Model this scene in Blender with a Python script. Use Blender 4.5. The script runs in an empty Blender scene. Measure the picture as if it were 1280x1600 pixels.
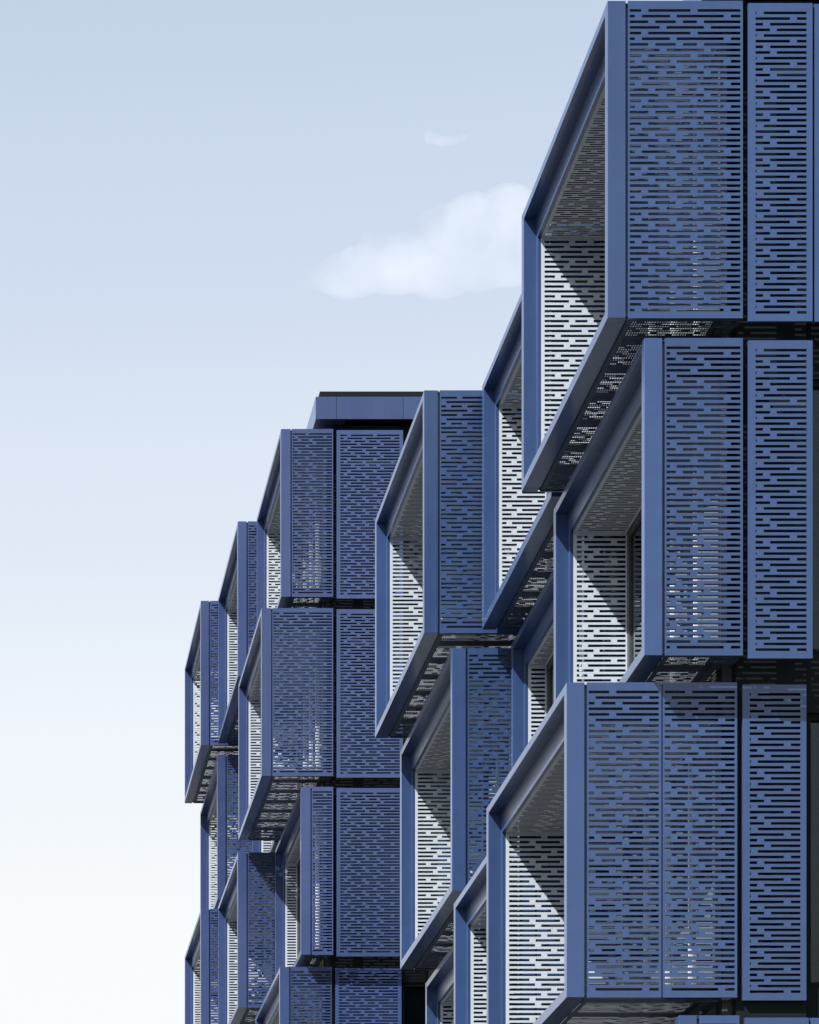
import bpy, bmesh, math, random
from mathutils import Vector

scene = bpy.context.scene
col = scene.collection
R = math.radians

# ------------------------------------------------------------------ camera
# metres; camera at the origin of X/Y, eye 1.6 m above the street, level, shifted lens
S = 146.4            # photo pixels per metre at the plane of the nearest end wall
Y0 = 36.0            # distance of that wall
PX0, PY0 = -84.0, 2590.0   # vanishing point of the street in the photograph
EYE = 1.6
cam_d = bpy.data.cameras.new('camera')
cam = bpy.data.objects.new('camera', cam_d)
col.objects.link(cam)
cam.location = (0, 0, EYE)
cam.rotation_euler = (R(90), 0, 0)
cam_d.sensor_fit = 'AUTO'
cam_d.sensor_width = 36
cam_d.lens = S * Y0 / 1600 * 36
cam_d.shift_x = (640 - PX0) / 1600
cam_d.shift_y = (PY0 - 800) / 1600
cam_d.clip_end = 20000
scene.camera = cam

# ------------------------------------------------------------------ light
to_sun = Vector((-1 / 1.45, -1 / 2.3, 1.0)).normalized()
elev = math.asin(to_sun.z)
world = bpy.data.worlds.new('World')
scene.world = world
world.use_nodes = True
nt = world.node_tree
bg = nt.nodes['Background']
sky = nt.nodes.new('ShaderNodeTexSky')
sky.sky_type = 'NISHITA'
sky.sun_disc = False
sky.sun_elevation = elev
sky.sun_rotation = math.atan2(to_sun.x, to_sun.y)
sky.air_density = 1.0
sky.dust_density = 1.6
sky.ozone_density = 1.0
# summer haze: the sky pales evenly towards the horizon, all the way round
tcw = nt.nodes.new('ShaderNodeTexCoord')
sep = nt.nodes.new('ShaderNodeSeparateXYZ')
nt.links.new(tcw.outputs['Generated'], sep.inputs[0])
ramp = nt.nodes.new('ShaderNodeValToRGB')
ramp.color_ramp.interpolation = 'EASE'
els = ramp.color_ramp.elements
els[0].position, els[0].color = 0.0, (1, 1, 1, 1)
els[1].position, els[1].color = 1.0, (0.1, 0.1, 0.1, 1)
for p, v in ((0.20, 0.97), (0.255, 0.84), (0.32, 0.64), (0.385, 0.49), (0.45, 0.405)):
    e_ = els.new(p); e_.color = (v, v, v, 1)
nt.links.new(sep.outputs['Z'], ramp.inputs['Fac'])
hz = nt.nodes.new('ShaderNodeMix'); hz.data_type = 'RGBA'
hz.inputs['B'].default_value = (4.50, 4.56, 4.57, 1)
nt.links.new(ramp.outputs['Color'], hz.inputs['Factor'])
nt.links.new(sky.outputs['Color'], hz.inputs['A'])
nt.links.new(hz.outputs['Result'], bg.inputs['Color'])
bg.inputs['Strength'].default_value = 0.0872

sun_d = bpy.data.lights.new('sun', 'SUN')
sun_d.energy = 5.0
sun_d.angle = R(0.53)
sun_d.color = (1.0, 0.985, 0.96)
sun = bpy.data.objects.new('sun', sun_d)
col.objects.link(sun)
sun.rotation_euler = to_sun.to_track_quat('Z', 'Y').to_euler()
sun.location = (-20, -20, 60)

vs = scene.view_settings
vs.view_transform = 'Standard'
vs.look = 'None'
vs.exposure = 1.3
vs.gamma = 1.0
vs.use_curve_mapping = False
scene.render.engine = 'CYCLES'
scene.cycles.use_denoising = True
scene.cycles.max_bounces = 8
scene.cycles.volume_bounces = 3
scene.cycles.transparent_max_bounces = 12


# ------------------------------------------------------------------ materials
def node_mat(name):
    m = bpy.data.materials.new(name)
    m.use_nodes = True
    return m, m.node_tree, m.node_tree.nodes['Principled BSDF']


def paint(name, colour, rough=0.45, var=0.08, scale=1.2, metallic=0.0, streak=True, bump=0.035, spec=0.5, coat=0.0):
    """powder-coated sheet: slight cloudiness, faint vertical streaks of dirt, fine orange peel"""
    m, t, b = node_mat(name)
    N, L = t.nodes, t.links
    tc = N.new('ShaderNodeTexCoord')
    geo = N.new('ShaderNodeNewGeometry')
    n1 = N.new('ShaderNodeTexNoise')
    n1.inputs['Scale'].default_value = scale
    n1.inputs['Detail'].default_value = 5
    L.new(geo.outputs['Position'], n1.inputs['Vector'])
    mp = N.new('ShaderNodeMapping')
    mp.inputs['Scale'].default_value = (14, 14, 0.35)
    L.new(geo.outputs['Position'], mp.inputs['Vector'])
    n2 = N.new('ShaderNodeTexNoise')
    n2.inputs['Scale'].default_value = 1.0
    n2.inputs['Detail'].default_value = 3
    L.new(mp.outputs['Vector'], n2.inputs['Vector'])
    add = N.new('ShaderNodeMath'); add.operation = 'ADD'
    L.new(n1.outputs['Fac'], add.inputs[0])
    if streak:
        L.new(n2.outputs['Fac'], add.inputs[1])
    else:
        add.inputs[1].default_value = 0.5
    info = N.new('ShaderNodeObjectInfo')
    add2 = N.new('ShaderNodeMath'); add2.operation = 'ADD'
    L.new(add.outputs[0], add2.inputs[0]); L.new(info.outputs['Random'], add2.inputs[1])
    mr = N.new('ShaderNodeMapRange')
    mr.inputs['From Min'].default_value = 0.7
    mr.inputs['From Max'].default_value = 2.3
    mr.inputs['To Min'].default_value = 1 - var
    mr.inputs['To Max'].default_value = 1 + var
    L.new(add2.outputs[0], mr.inputs['Value'])
    mul = N.new('ShaderNodeVectorMath'); mul.operation = 'SCALE'
    mul.inputs[0].default_value = colour
    L.new(mr.outputs['Result'], mul.inputs['Scale'])
    L.new(mul.outputs['Vector'], b.inputs['Base Color'])
    rr = N.new('ShaderNodeMapRange')
    rr.inputs['To Min'].default_value = rough - 0.07
    rr.inputs['To Max'].default_value = rough + 0.09
    L.new(n1.outputs['Fac'], rr.inputs['Value'])
    L.new(rr.outputs['Result'], b.inputs['Roughness'])
    b.inputs['Metallic'].default_value = metallic
    b.inputs['Specular IOR Level'].default_value = spec
    b.inputs['Coat Weight'].default_value = coat
    b.inputs['Coat Roughness'].default_value = 0.14
    if bump:
        n3 = N.new('ShaderNodeTexNoise')
        n3.inputs['Scale'].default_value = 2.2
        n3.inputs['Detail'].default_value = 2
        L.new(geo.outputs['Position'], n3.inputs['Vector'])
        bp = N.new('ShaderNodeBump')
        bp.inputs['Strength'].default_value = bump
        bp.inputs['Distance'].default_value = 0.3
        L.new(n3.outputs['Fac'], bp.inputs['Height'])
        L.new(bp.outputs['Normal'], b.inputs['Normal'])
    return m


BLUE = paint('blue_powder_coat', (0.0215, 0.047, 0.120), rough=0.34, spec=0.42, coat=0.36, var=0.17)
VIOLET = paint('violet_blue_powder_coat', (0.0265, 0.046, 0.122), rough=0.34, spec=0.42, coat=0.36, var=0.17)
WHITE = paint('white_lining_sheet', (0.365, 0.405, 0.445), rough=0.5, var=0.03)
GREY = paint('grey_ceiling_sheet', (0.45, 0.475, 0.49), rough=0.5, var=0.04)
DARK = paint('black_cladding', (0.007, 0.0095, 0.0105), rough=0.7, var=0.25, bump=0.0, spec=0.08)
SOFF = paint('charcoal_soffit_sheet', (0.042, 0.056, 0.086), rough=0.5, var=0.15, spec=0.3)
SLAB = paint('dark_concrete', (0.05, 0.05, 0.05), rough=0.85, var=0.2)
MULL = paint('grey_aluminium', (0.50, 0.52, 0.54), rough=0.4, var=0.05, metallic=0.3)
JAMB = paint('dark_aluminium', (0.045, 0.048, 0.05), rough=0.4, var=0.1)
BACK = paint('grey_primer', (0.07, 0.09, 0.13), rough=0.7, var=0.1)
PLATE = paint('grey_support_plate', (0.10, 0.105, 0.115), rough=0.6, var=0.15)
STEEL = paint('galvanised_grating', (0.12, 0.125, 0.13), rough=0.5, var=0.1, metallic=0.3)
PLAS = paint('interior_plaster', (0.30, 0.33, 0.35), rough=0.9, var=0.05, bump=0)


def glass_mat(name, tint, ior):
    m = bpy.data.materials.new(name)
    m.use_nodes = True
    t = m.node_tree
    t.nodes.clear()
    out = t.nodes.new('ShaderNodeOutputMaterial')
    mix = t.nodes.new('ShaderNodeMixShader')
    tr = t.nodes.new('ShaderNodeBsdfTransparent')
    tr.inputs['Color'].default_value = tint
    gl = t.nodes.new('ShaderNodeBsdfGlossy')
    gl.inputs['Color'].default_value = (0.9, 0.97, 0.97, 1)
    gl.inputs['Roughness'].default_value = 0.005
    fr = t.nodes.new('ShaderNodeFresnel')
    fr.inputs['IOR'].default_value = ior
    t.links.new(fr.outputs['Fac'], mix.inputs['Fac'])
    t.links.new(tr.outputs[0], mix.inputs[1])
    t.links.new(gl.outputs[0], mix.inputs[2])
    t.links.new(mix.outputs[0], out.inputs['Surface'])
    return m


GLASS = glass_mat('window_glass', (0.42, 0.52, 0.50, 1), 1.7)
DIM_GLASS = glass_mat('dim_reflection_glass', (0.52, 0.60, 0.63, 1), 1.40)  # weakened reflection stands in for dark surroundings mirrored by the end windows


# ------------------------------------------------------------------ helpers
def px(v):
    """photo pixels at the nearest wall plane -> metres"""
    return v / S


def box(bm, x0, x1, y0, y1, z0, z1):
    vs_ = [bm.verts.new(p) for p in ((x0, y0, z0), (x1, y0, z0), (x1, y1, z0), (x0, y1, z0),
                                     (x0, y0, z1), (x1, y0, z1), (x1, y1, z1), (x0, y1, z1))]
    for f in ((0, 3, 2, 1), (4, 5, 6, 7), (0, 1, 5, 4), (1, 2, 6, 5), (2, 3, 7, 6), (3, 0, 4, 7)):
        bm.faces.new([vs_[i] for i in f])


def mesh_of(bm, name, mat, bevel=0.0):
    if bevel:
        bmesh.ops.bevel(bm, geom=bm.edges[:], offset=bevel, segments=1, profile=0.5, affect='EDGES')
    me = bpy.data.meshes.new(name)
    bm.to_mesh(me)
    bm.free()
    me.materials.append(mat)
    return me


def boxes_mesh(name, mat, boxes, bevel=0.0):
    bm = bmesh.new()
    for b in boxes:
        box(bm, *b)
    return mesh_of(bm, name, mat, bevel)


def put(name, me, parent=None, loc=(0, 0, 0)):
    o = bpy.data.objects.new(name, me)
    col.objects.link(o)
    o.parent = parent
    o.location = loc
    return o


def tag(o, label=None, cat=None, group=None, kind=None):
    for k, v in (('label', label), ('category', cat), ('group', group), ('kind', kind)):
        if v:
            o[k] = v
    return o


# ------------------------------------------------------------------ slotted sheet
# bridges between the slots, four rows repeating, in photo pixels from the left end of a full sheet
FULL = 178.0
BRIDGES = [[(23, 34), (100, 111)],
           [(13, 24), (68, 78.5), (152, 163)],
           [(34, 45), (77, 88), (110, 121)],
           [(52, 62.5), (121, 131.5)]]
PITCH = px(8.83)
SLOT = px(4.25)


def sheet(width, length, rows, pitch, slot, margin_a, side=(0.0, 0.0), order=1, phase=0, thick=0.006, flange=0.0, keep=0.0):
    """list of boxes (u0,u1,w0,w1,t0,t1): a sheet of size width x length in the u,w plane, slots along u.
    u runs 0..width, rows start margin_a from the w=length edge downwards. The slot pattern is aligned
    to the u=width end, as on the facade."""
    out = []
    u_a, u_b = side[0], width - side[1]
    span = u_b - u_a
    off = px(FULL) - span
    edge = length
    for r in range(rows):
        top = length - margin_a - r * pitch + slot / 2
        bot = top - slot
        out.append((0, width, top, edge, 0, thick))
        edge = bot
        br = []
        row = BRIDGES[(order * r + phase) % 4]
        for k in range(-3, 2):
            for a, b in row:
                a1 = u_a + px(a) - off + k * px(FULL + 1)
                b1 = u_a + px(b) - off + k * px(FULL + 1)
                a1, b1 = max(a1, u_a), min(b1, u_b)
                if b1 - a1 > 0.012 and a1 - u_a >= keep:
                    br.append((a1, b1))
        if side[0] > 0:
            out.append((0, u_a, bot, top, 0, thick))
        if side[1] > 0:
            out.append((u_b, width, bot, top, 0, thick))
        for a, b in br:
            out.append((a, b, bot, top, 0, thick))
    out.append((0, width, 0, edge, 0, thick))
    if flange:
        t = 0.006
        out += [(-t, 0, 0, length, 0, flange), (width, width + t, 0, length, 0, flange),
                (-t, width + t, -t, 0, 0, flange), (-t, width + t, length, length + t, 0, flange)]
    return out


def sheet_mesh(name, mat, lst, axes, back=None):
    """axes: how (u,w,t) go to (x,y,z); back: material of the face turned to +t"""
    bm = bmesh.new()
    for u0, u1, w0, w1, t0, t1 in lst:
        d = {'u': (u0, u1), 'w': (w0, w1), 't': (t0, t1), '-t': (-t1, -t0)}
        (x0, x1), (y0, y1), (z0, z1) = (d[a] for a in axes)
        box(bm, x0, x1, y0, y1, z0, z1)
    me = mesh_of(bm, name, mat)
    if back:
        me.materials.append(back)
        k = [i for i, a in enumerate(axes) if a.endswith('t')][0]
        sg = -1 if axes[k] == '-t' else 1
        for p in me.polygons:
            if p.normal[k] * sg > 0.5:
                p.material_index = 1
    return me


# ------------------------------------------------------------------ the bay window, four depths
L = 0.1495 * Y0                # length along the street
H = px(496)                    # height of the box
POST = 0.193                   # width of the frame seen from the side
LIP = 0.145                    # face width of the posts
RAIL_T, RAIL_B = 0.095, 0.115
GROOVE = 0.026
GLASS_X = -px(25)              # glass plane, measured from the wall plane (x = 0)
CEIL = H - 0.35
FLOOR = 0.20
SKIN = 0.225                   # outer sheet to inner lining
DEPTHS = [px(97), px(156), px(213.5), px(270.5)]
END_IN = 0.02                  # side panels stop here short of the wall plane


def bay_meshes(depth, body, tagname):
    M = {}
    x0 = -depth                      # front plane
    # posts and rails of the outer frame
    M['post'] = [boxes_mesh('post', body, [(x0, x0 + POST, 0, LIP, 0, H)], 0.004),
                 boxes_mesh('post', body, [(x0, x0 + POST, L - LIP, L, 0, H)], 0.004)]
    M['rail'] = [boxes_mesh('rail', body, [(x0 + 0.0015, x0 + POST - 0.002, LIP, L - LIP, H - RAIL_T, H - 0.001)], 0.003),
                 boxes_mesh('rail', body, [(x0 + 0.0015, x0 + POST - 0.002, LIP, L - LIP, 0.001, RAIL_B)], 0.003)]
    # inner trim ring, a step deeper
    a, b = x0 + 0.155, x0 + 0.200
    s = SKIN
    M['trim'] = boxes_mesh('trim', body, [
        (a, b, LIP, s, RAIL_B, H - RAIL_T), (a, b, L - s, L - LIP, RAIL_B, H - RAIL_T),
        (a, b, s, L - s, CEIL - 0.006, H - RAIL_T), (a, b, s, L - s, RAIL_B, FLOOR)], 0.003)
    # outer perforated side panels (trays)
    xa, xb = x0 + POST + GROOVE + 0.006, -END_IN
    n = 2 if depth > px(250) else 1
    gap = 0.03
    w = (xb - xa - gap * (n - 1)) / n
    lst = sheet(w, H - 0.012, 54, PITCH, SLOT, px(14.3), (0.012, 0.02), flange=0.04)
    M['side_panel'] = [(sheet_mesh('side_panel', body, lst, ('u', 't', 'w')),
                        sheet_mesh('side_panel', body, lst, ('u', '-t', 'w')), xa + i * (w + gap)) for i in range(n)]
    # dark backing strips in the grooves between post, panels and wall
    gb = [(x0 + POST, xa, 0.05, 0.06, 0.01, H - 0.01), (x0 + POST, xa, L - 0.06, L - 0.05, 0.01, H - 0.01)]
    for i in range(1, n):
        g0 = xa + i * (w + gap) - gap
        gb += [(g0, g0 + gap, 0.025, 0.035, 0.01, H - 0.01), (g0, g0 + gap, L - 0.035, L - 0.025, 0.01, H - 0.01)]
    gb.append((x0 + POST - 0.01, xa + 0.01, 0.012, L - 0.012, 0.03, 0.04))
    M['groove_strip'] = [boxes_mesh('groove_strip', body, [g]) for g in gb]
    # white perforated lining inside
    la, lb = b + 0.001, GLASS_X - 0.035
    rows = int((CEIL - FLOOR - 0.06) / PITCH)
    lst = sheet(lb - la, CEIL - FLOOR, rows, PITCH, SLOT * 1.08, 0.062, (0.042, 0.022), order=-1, phase=2, keep=px(8), thick=0.003)
    M['lining_panel'] = [(sheet_mesh('lining_panel', WHITE, lst, ('u', '-t', 'w'), BACK), (la, SKIN, FLOOR)),
                         (sheet_mesh('lining_panel', WHITE, lst, ('u', 't', 'w'), BACK), (la, L - SKIN, FLOOR))]
    # slotted ceiling
    ly = L - 2 * SKIN
    rows = int((ly - 0.05) / 0.0587)
    lst = sheet(lb - la, ly, rows, 0.0587, 0.030, 0.05, (0.045, 0.03), thick=0.002)
    M['ceiling_panel'] = (sheet_mesh('ceiling_panel', GREY, lst, ('u', 'w', 't'), JAMB), (la, SKIN, CEIL))
    # slotted soffit under the box
    rows = int((L - 0.12) / 0.0587)
    lst = sheet(xb - xa, L - 0.03, rows, 0.0587, 0.031, 0.06, (0.06, 0.03), thick=0.0015)
    M['soffit_panel'] = (sheet_mesh('soffit_panel', SOFF, lst, ('u', 'w', 't')), (xa, 0.015, 0.012))
    # walkway grating over the soffit: bars along the street, with solid plates at intervals
    bars = []
    x = la
    while x < lb:
        bars.append((x, x + 0.007, SKIN, L - SKIN, FLOOR - 0.018, FLOOR - 0.004))
        x += 0.027
    M['grating'] = boxes_mesh('floor_grating', STEEL, bars)
    plates = []
    k = 6
    for i in range(k + 1):
        yc = SKIN + (L - 2 * SKIN) * i / k
        wd = 0.12 if 0 < i < k else 0.25
        plates.append(boxes_mesh('support_plate', PLATE, [(la, lb, max(yc - wd, SKIN), min(yc + wd, L - SKIN), FLOOR - 0.034, FLOOR - 0.020)]))
    M['support_plate'] = plates
    # closed top
    M['top_plate'] = boxes_mesh('top_plate', JAMB, [(x0 + POST + 0.002, -0.022, 0.012, L - 0.012, H - 0.03, H - 0.022)])
    return M


def window_meshes():
    """storey-high glazing in the glass plane: jamb frame, three mullions, four panes"""
    y0, y1 = SKIN + 0.004, L - SKIN - 0.004
    z0, z1 = FLOOR, CEIL - 0.004
    f = 0.06
    xg = GLASS_X
    W = {'frame': boxes_mesh('window_frame', JAMB, [
        (xg - 0.03, xg + 0.04, y0, y0 + f, z0, z1), (xg - 0.03, xg + 0.04, y1 - f, y1, z0, z1),
        (xg - 0.028, xg + 0.038, y0 + f, y1 - f, z1 - f - 0.02, z1), (xg - 0.028, xg + 0.038, y0 + f, y1 - f, z0, z0 + f)], 0.002)}
    W['mullion'] = []
    W['pane'] = []
    n = 4
    step = (y1 - y0 - 2 * f) / n
    for i in range(n):
        a = y0 + f + step * i
        if i:
            W['mullion'].append(boxes_mesh('mullion', MULL, [(xg - 0.04, xg + 0.035, a - 0.025, a + 0.025, z0 + f, z1 - f - 0.02)], 0.002))
        W['pane'].append(boxes_mesh('window_pane', GLASS, [(xg, xg + 0.004, a + 0.02, a + step - 0.02, z0 + f - 0.01, z1 - f - 0.01)]))
    return W


WIN = window_meshes()
CACHE = {}


def bay(building, level, body, wall_x, y, ztop):
    key = (level, body.name)
    if key not in CACHE:
        CACHE[key] = bay_meshes(DEPTHS[level], body, key)
    M = CACHE[key]
    e = bpy.data.objects.new('bay_window', None)
    e.empty_display_size = 0.3
    col.objects.link(e)
    e.parent = building
    e.location = (wall_x, y, ztop - H)
    for m in M['post']:
        put('frame_post', m, e)
    for m in M['rail']:
        put('frame_rail', m, e)
    put('inner_trim', M['trim'], e)
    for near, far, x in M['side_panel']:
        put('side_panel', near, e, (x, 0.002, 0.006))
        put('side_panel', far, e, (x, L - 0.002, 0.006))
    for m in M['groove_strip']:
        put('groove_strip', m, e)
    for m, l in M['lining_panel']:
        put('lining_panel', m, e, l)
    put('ceiling_panel', M['ceiling_panel'][0], e, M['ceiling_panel'][1])
    put('soffit_panel', M['soffit_panel'][0], e, M['soffit_panel'][1])
    put('floor_grating', M['grating'], e)
    for m in M['support_plate']:
        put('support_plate', m, e)
    put('top_plate', M['top_plate'], e)
    put('window_frame', WIN['frame'], e)
    for m in WIN['mullion']:
        put('mullion', m, e)
    for m in WIN['pane']:
        put('window_pane', m, e)
    return e


# ------------------------------------------------------------------ buildings
def building(name, label, body, wall_px, r_near, tops_px, levels, shift, panel_px, side):
    """wall_px: X of the wall plane, r_near: distance of the end wall / Y0, tops_px: bay tops per storey,
    levels[row][column]: depth index of each bay, None where the bay is out of the picture"""
    b = bpy.data.objects.new(name, None)
    col.objects.link(b)
    wx = px(wall_px)
    ya = Y0 * r_near
    pitch = 0.1537 * Y0
    ye = ya + 2 * pitch + L
    b.location = (0, 0, 0)
    tag(b, label, 'building')
    ztops = [px(t) + EYE for t in tops_px]
    for r, row in enumerate(levels):
        for c, lv in enumerate(row):
            if lv is None:
                continue
            bay(b, lv, body, wx, ya + pitch * c + shift.get((r, c), 0), ztops[r])
    # floor slabs: from each ceiling to the next floor, set back behind the glass
    back = wx + 13.0
    xs = wx + GLASS_X + 0.05
    slabs = []
    for r, zt in enumerate(ztops):
        lo = zt - 0.35
        hi = (zt + px(31) + 0.19) if r else zt + 0.35
        slabs.append((lo, hi))
    zb = ztops[-1] - px(527)
    slabs.append((0.0, zb + px(31) + 0.19))
    for lo, hi in slabs:
        put('floor_slab', boxes_mesh('floor_slab', SLAB, [(xs, back, ya + 0.5, ye - 0.2, lo, hi)]), b)
    # dark band between storeys, seen in the recess between the bays
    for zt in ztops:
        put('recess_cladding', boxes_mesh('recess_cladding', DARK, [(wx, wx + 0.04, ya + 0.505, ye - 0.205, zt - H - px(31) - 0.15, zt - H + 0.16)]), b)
    # columns between neighbouring bays
    for c in range(4):
        yc = ya + pitch * c - (pitch - L) / 2
        c0, c1 = max(yc - 0.3, ya + 0.505), min(yc + 0.3, ye - 0.21)
        if c1 - c0 < 0.1:
            c0, c1 = (ya + 0.505, ya + 0.75) if c == 0 else (ye - 0.5, ye - 0.21)
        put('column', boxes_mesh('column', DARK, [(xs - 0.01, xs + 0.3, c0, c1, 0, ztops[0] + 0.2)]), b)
    # room partition, rear and far end
    put('partition_wall', boxes_mesh('partition_wall', PLAS, [(wx + 4.2, wx + 4.3, ya + 0.5, ye - 0.2, 0, ztops[0])]), b)
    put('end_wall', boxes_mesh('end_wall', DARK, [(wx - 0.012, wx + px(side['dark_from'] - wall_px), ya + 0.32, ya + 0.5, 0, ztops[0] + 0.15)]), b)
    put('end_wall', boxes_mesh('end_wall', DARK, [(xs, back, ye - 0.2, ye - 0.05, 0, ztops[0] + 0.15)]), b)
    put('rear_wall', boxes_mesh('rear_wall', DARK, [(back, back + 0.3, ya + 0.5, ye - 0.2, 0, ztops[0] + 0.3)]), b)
    # perforated panels on the end wall, one per storey (and its neighbours)
    p0, p1 = panel_px
    wd = px(p1 - p0)
    h = px(497)
    slot_a = px(side['margin'])
    lst = sheet(wd - 0.012, h - 0.012, 54, PITCH, SLOT, px(14.5), (slot_a, px(side['margin_r'])), flange=0.045)
    me = sheet_mesh('wall_panel', body, lst, ('u', 't', 'w'))
    for r, zt in enumerate(ztops):
        put('wall_panel', me, b, (px(p0) + 0.006, ya + 0.004 + shift.get((r, 0), 0), zt - px(3.5) - h + 0.006))
    # further cladding panels and windows along the end wall
    x = px(p1) + 0.02
    for r, zt in enumerate(ztops):
        if r in side['blank']:
            put('blank_panel', boxes_mesh('blank_panel', body, [(x, x + 1.1, ya + 0.02 + shift.get((r, 0), 0), ya + 0.06 + shift.get((r, 0), 0), zt - px(500.5), zt - px(3.5))], 0.003), b)
    xd = px(side['dark_from'])
    for r, zt in enumerate(ztops):
        zl, zh = zt - H + 0.12, zt - 0.3
        fr = 0.07
        x1 = xd + 2.6
        yw = ya + 0.40
        w = put('end_window', boxes_mesh('end_window', DARK, [
            (xd, xd + fr, yw, yw + 0.1, zl, zh), (x1 - fr, x1, yw, yw + 0.1, zl, zh),
            (xd + fr, x1 - fr, yw + 0.002, yw + 0.098, zh - fr, zh), (xd + fr, x1 - fr, yw + 0.002, yw + 0.098, zl, zl + fr),
            (xd + 1.25, xd + 1.31, yw + 0.004, yw + 0.08, zl + fr, zh - fr)], 0.002), b)
        for a, c in ((xd + fr, xd + 1.25), (xd + 1.31, x1 - fr)):
            put('window_pane', boxes_mesh('window_pane', DIM_GLASS, [(a, c, yw + 0.05, yw + 0.056, zl + fr, zh - fr)]), w)
        put('added_pane_backing', boxes_mesh('added_pane_backing', JAMB, [(xd + fr, x1 - fr, yw + 0.085, yw + 0.09, zl + 0.5, zh - fr)]), w)  # added sheet behind the panes so the opening renders less black
        put('spandrel', boxes_mesh('spandrel', DARK, [(xd, back, ya + 0.36, ya + 0.5, zh, zt + px(31) + 0.12)]), b)
        put('end_wall', boxes_mesh('end_wall', DARK, [(x1, back, ya + 0.37, ya + 0.5, zl, zh)]), b)
    put('end_wall', boxes_mesh('end_wall', DARK, [(xd, back, ya + 0.36, ya + 0.5, 0, ztops[-1] - H + 0.12)]), b)
    put('street_wall', boxes_mesh('street_wall', DARK, [(wx - 0.1, wx + 0.1, ya + 0.52, ye - 0.21, 0, ztops[-1] - H - 0.4)]), b)
    # roof: fascia panels on the end and the street side, soffit, coping
    f0 = wx - px(54)
    zf0, zf1 = ztops[0] + px(29), ztops[0] + px(95)
    cuts = [f0, px(p0) - 0.002, px(p1) + 0.006, px(p1) + 1.35, px(p1) + 2.7, px(p1) + 4.05, px(p1) + 5.4]
    for a, c in zip(cuts, cuts[1:]):
        put('fascia_panel', boxes_mesh('fascia_panel', body, [(a + 0.003, c - 0.003, ya, ya + 0.04, zf0, zf1)], 0.003), b)
    y = ya
    k = 12
    for i in range(k):
        a, c = ya + 0.042 + (ye - ya) * i / k, ya + 0.042 + (ye - ya) * (i + 1) / k
        put('fascia_panel', boxes_mesh('fascia_panel', body, [(f0 + 0.003, f0 + 0.043, a + 0.002, c - 0.002, zf0, zf1)], 0.003), b)
    put('fascia_soffit', boxes_mesh('fascia_soffit', body, [(f0 + 0.045, f0 + 0.62, ya + 0.042, ye, zf0 + 0.02, zf0 + 0.03)]), b)
    put('fascia_soffit', boxes_mesh('fascia_soffit', DARK, [(f0 + 0.622, px(p1) + 5.4, ya + 0.042, ye, zf0 + 0.05, zf0 + 0.08)]), b)
    put('roof_coping', boxes_mesh('roof_coping', DARK, [(f0 + px(13), back, ya + 0.03, ye, zf1 - 0.02, zf1 + px(17.5))], 0.004), b)
    return b


building('office_building', 'nearer and larger blue metal office block, its slotted bay windows filling the right side',
         BLUE, 1247, 1.0, [2589, 2062, 1535, 1008],
         [[1 + 1, 1, 3], [1, 0, 2], [3, 2, 1], [0, None, None]],
         {(2, 0): 0.26, (3, 0): 0.16}, (1253.5, 1354),
         dict(margin=10.5, margin_r=8.5, dark_from=1356, blank=(0, 3)))
building('office_building', 'more distant violet blue office block with black coping along its flat roof',
         VIOLET, 1145, 1.89, [3628.6, 3099.5, 2571.5, 2047],
         [[1, 2, 3], [2, 0, 2], [0, 2, 3], [1, None, None]],
         {(3, 0): 0.24}, (1153.5, 1349.5),
         dict(margin=9.5, margin_r=9.5, dark_from=1352, blank=()))

# ------------------------------------------------------------------ street
def ground_mat():
    m, t, b = node_mat('street_asphalt')
    n = t.nodes.new('ShaderNodeTexNoise'); n.inputs['Scale'].default_value = 0.4; n.inputs['Detail'].default_value = 8
    g = t.nodes.new('ShaderNodeNewGeometry')
    t.links.new(g.outputs['Position'], n.inputs['Vector'])
    c = t.nodes.new('ShaderNodeValToRGB')
    c.color_ramp.elements[0].color = (0.034, 0.034, 0.037, 1)
    c.color_ramp.elements[1].color = (0.056, 0.056, 0.058, 1)
    t.links.new(n.outputs['Fac'], c.inputs['Fac'])
    t.links.new(c.outputs['Color'], b.inputs['Base Color'])
    b.inputs['Roughness'].default_value = 0.9
    return m


bm = bmesh.new()
q = 6000
bm.faces.new([bm.verts.new(p) for p in ((-q, -q, 0), (q, -q, 0), (q, q, 0), (-q, q, 0))])
tag(put('ground', mesh_of(bm, 'ground', ground_mat())), kind='structure')


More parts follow.
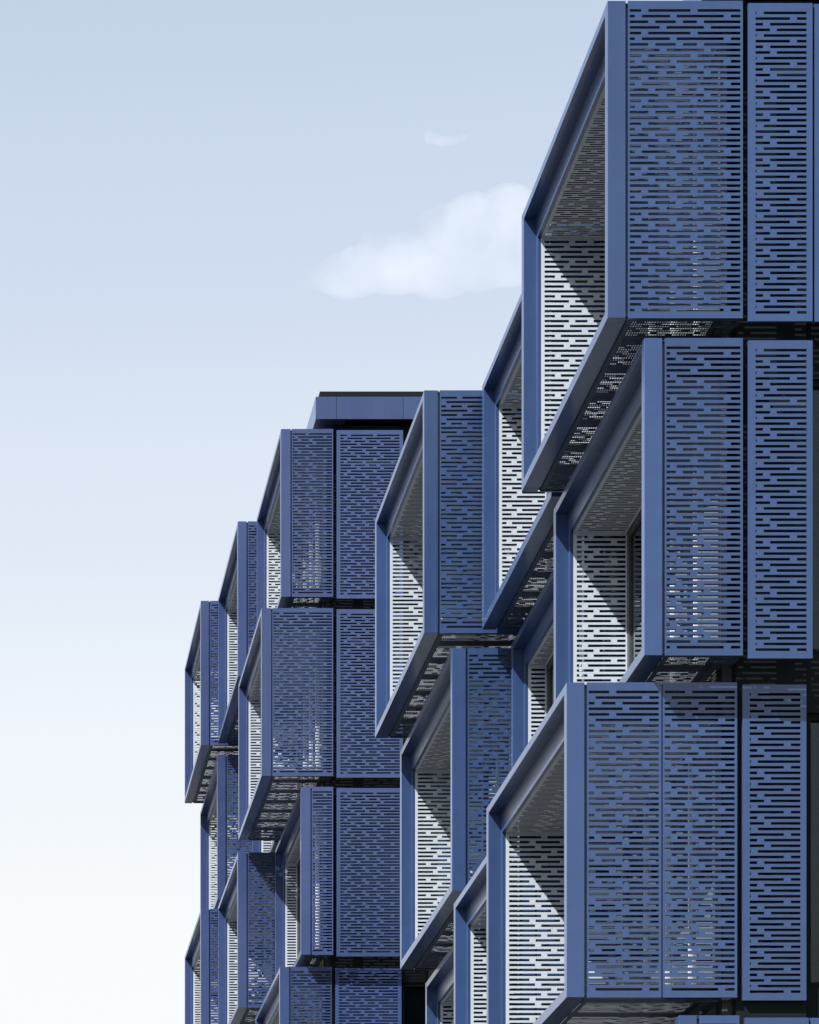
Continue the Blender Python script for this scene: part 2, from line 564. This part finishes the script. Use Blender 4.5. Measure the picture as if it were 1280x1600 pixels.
# ------------------------------------------------------------------ clouds (real, far away, of thin vapour)
def cloud(label, name, dist, lumps, dens, seed, noise_scale):
    """lumps: (photo x, photo y, radius in photo px, flattening)"""
    rnd = random.Random(seed)
    k = dist / (S * Y0)
    cx = sum((l[0] - PX0) for l in lumps) / len(lumps) * k
    cz = sum((PY0 - l[1]) for l in lumps) / len(lumps) * k + EYE
    bm = bmesh.new()
    for x, y, r, fl in lumps:
        c = Vector(((x - PX0) * k - cx, rnd.uniform(-0.4, 0.4) * r * k, (PY0 - y) * k + EYE - cz))
        ret = bmesh.ops.create_icosphere(bm, subdivisions=3, radius=1.0)
        for v in ret['verts']:
            v.co = Vector((v.co.x * r * k, v.co.y * r * k * 0.9, v.co.z * r * k * fl)) + c
    m = bpy.data.materials.new('vapour_' + name)
    m.use_nodes = True
    t = m.node_tree
    t.nodes.clear()
    out = t.nodes.new('ShaderNodeOutputMaterial')
    pv = t.nodes.new('ShaderNodeVolumePrincipled')
    pv.inputs['Color'].default_value = (1, 1, 1, 1)
    pv.inputs['Anisotropy'].default_value = 0.2
    tc = t.nodes.new('ShaderNodeTexCoord')
    n = t.nodes.new('ShaderNodeTexNoise')
    n.inputs['Scale'].default_value = noise_scale
    n.inputs['Detail'].default_value = 4
    t.links.new(tc.outputs['Object'], n.inputs['Vector'])
    mr = t.nodes.new('ShaderNodeMapRange')
    mr.inputs['From Min'].default_value = 0.38
    mr.inputs['From Max'].default_value = 0.68
    mr.inputs['To Min'].default_value = 0.0
    mr.inputs['To Max'].default_value = dens
    t.links.new(n.outputs['Fac'], mr.inputs['Value'])
    t.links.new(mr.outputs['Result'], pv.inputs['Density'])
    t.links.new(pv.outputs[0], out.inputs['Volume'])
    o = put('cloud', mesh_of(bm, 'cloud', m), None, (cx, dist, cz))
    rm = o.modifiers.new('remesh', 'REMESH')
    rm.mode = 'VOXEL'
    rm.voxel_size = 4.0 * k
    return tag(o, label, 'cloud', 'clouds in the pale sky')


rc = random.Random(11)
puffs = [(500, 438, 34, 0.5), (520, 432, 42, 0.55), (575, 420, 52, 0.68), (630, 410, 56, 0.78), (690, 394, 62, 0.9), (735, 366, 58, 0.95), (790, 356, 58, 1.0),
         (800, 398, 60, 0.7), (745, 412, 60, 0.72), (660, 430, 50, 0.5), (550, 438, 48, 0.3), (620, 440, 50, 0.3), (690, 438, 52, 0.32), (750, 434, 50, 0.32), (850, 385, 70, 0.75), (900, 375, 60, 0.9)]
top_edge = [(488, 422), (505, 405), (525, 395), (548, 385), (580, 362), (600, 366), (625, 362), (650, 350), (672, 332), (690, 322), (706, 312),
            (724, 302), (742, 306), (760, 318), (778, 302), (796, 292), (815, 290), (832, 300), (850, 318), (872, 322)]
for x, y in top_edge:
    puffs.append((x, y + 16 + rc.uniform(-2, 4), rc.uniform(13, 22), 1.0))
cloud('broad soft white cloud rising towards the nearer block', 'broad', 2600, puffs, 0.0068, 3, 0.016)
cloud('small faint wisp of cloud high above the broad one', 'wisp', 2600,
      [(673, 212, 11, 1.3), (680, 205, 7, 1.2), (690, 219, 13, 0.6), (706, 218, 12, 0.6), (722, 214, 11, 0.6), (735, 211, 9, 0.6)], 0.020, 5, 0.03)
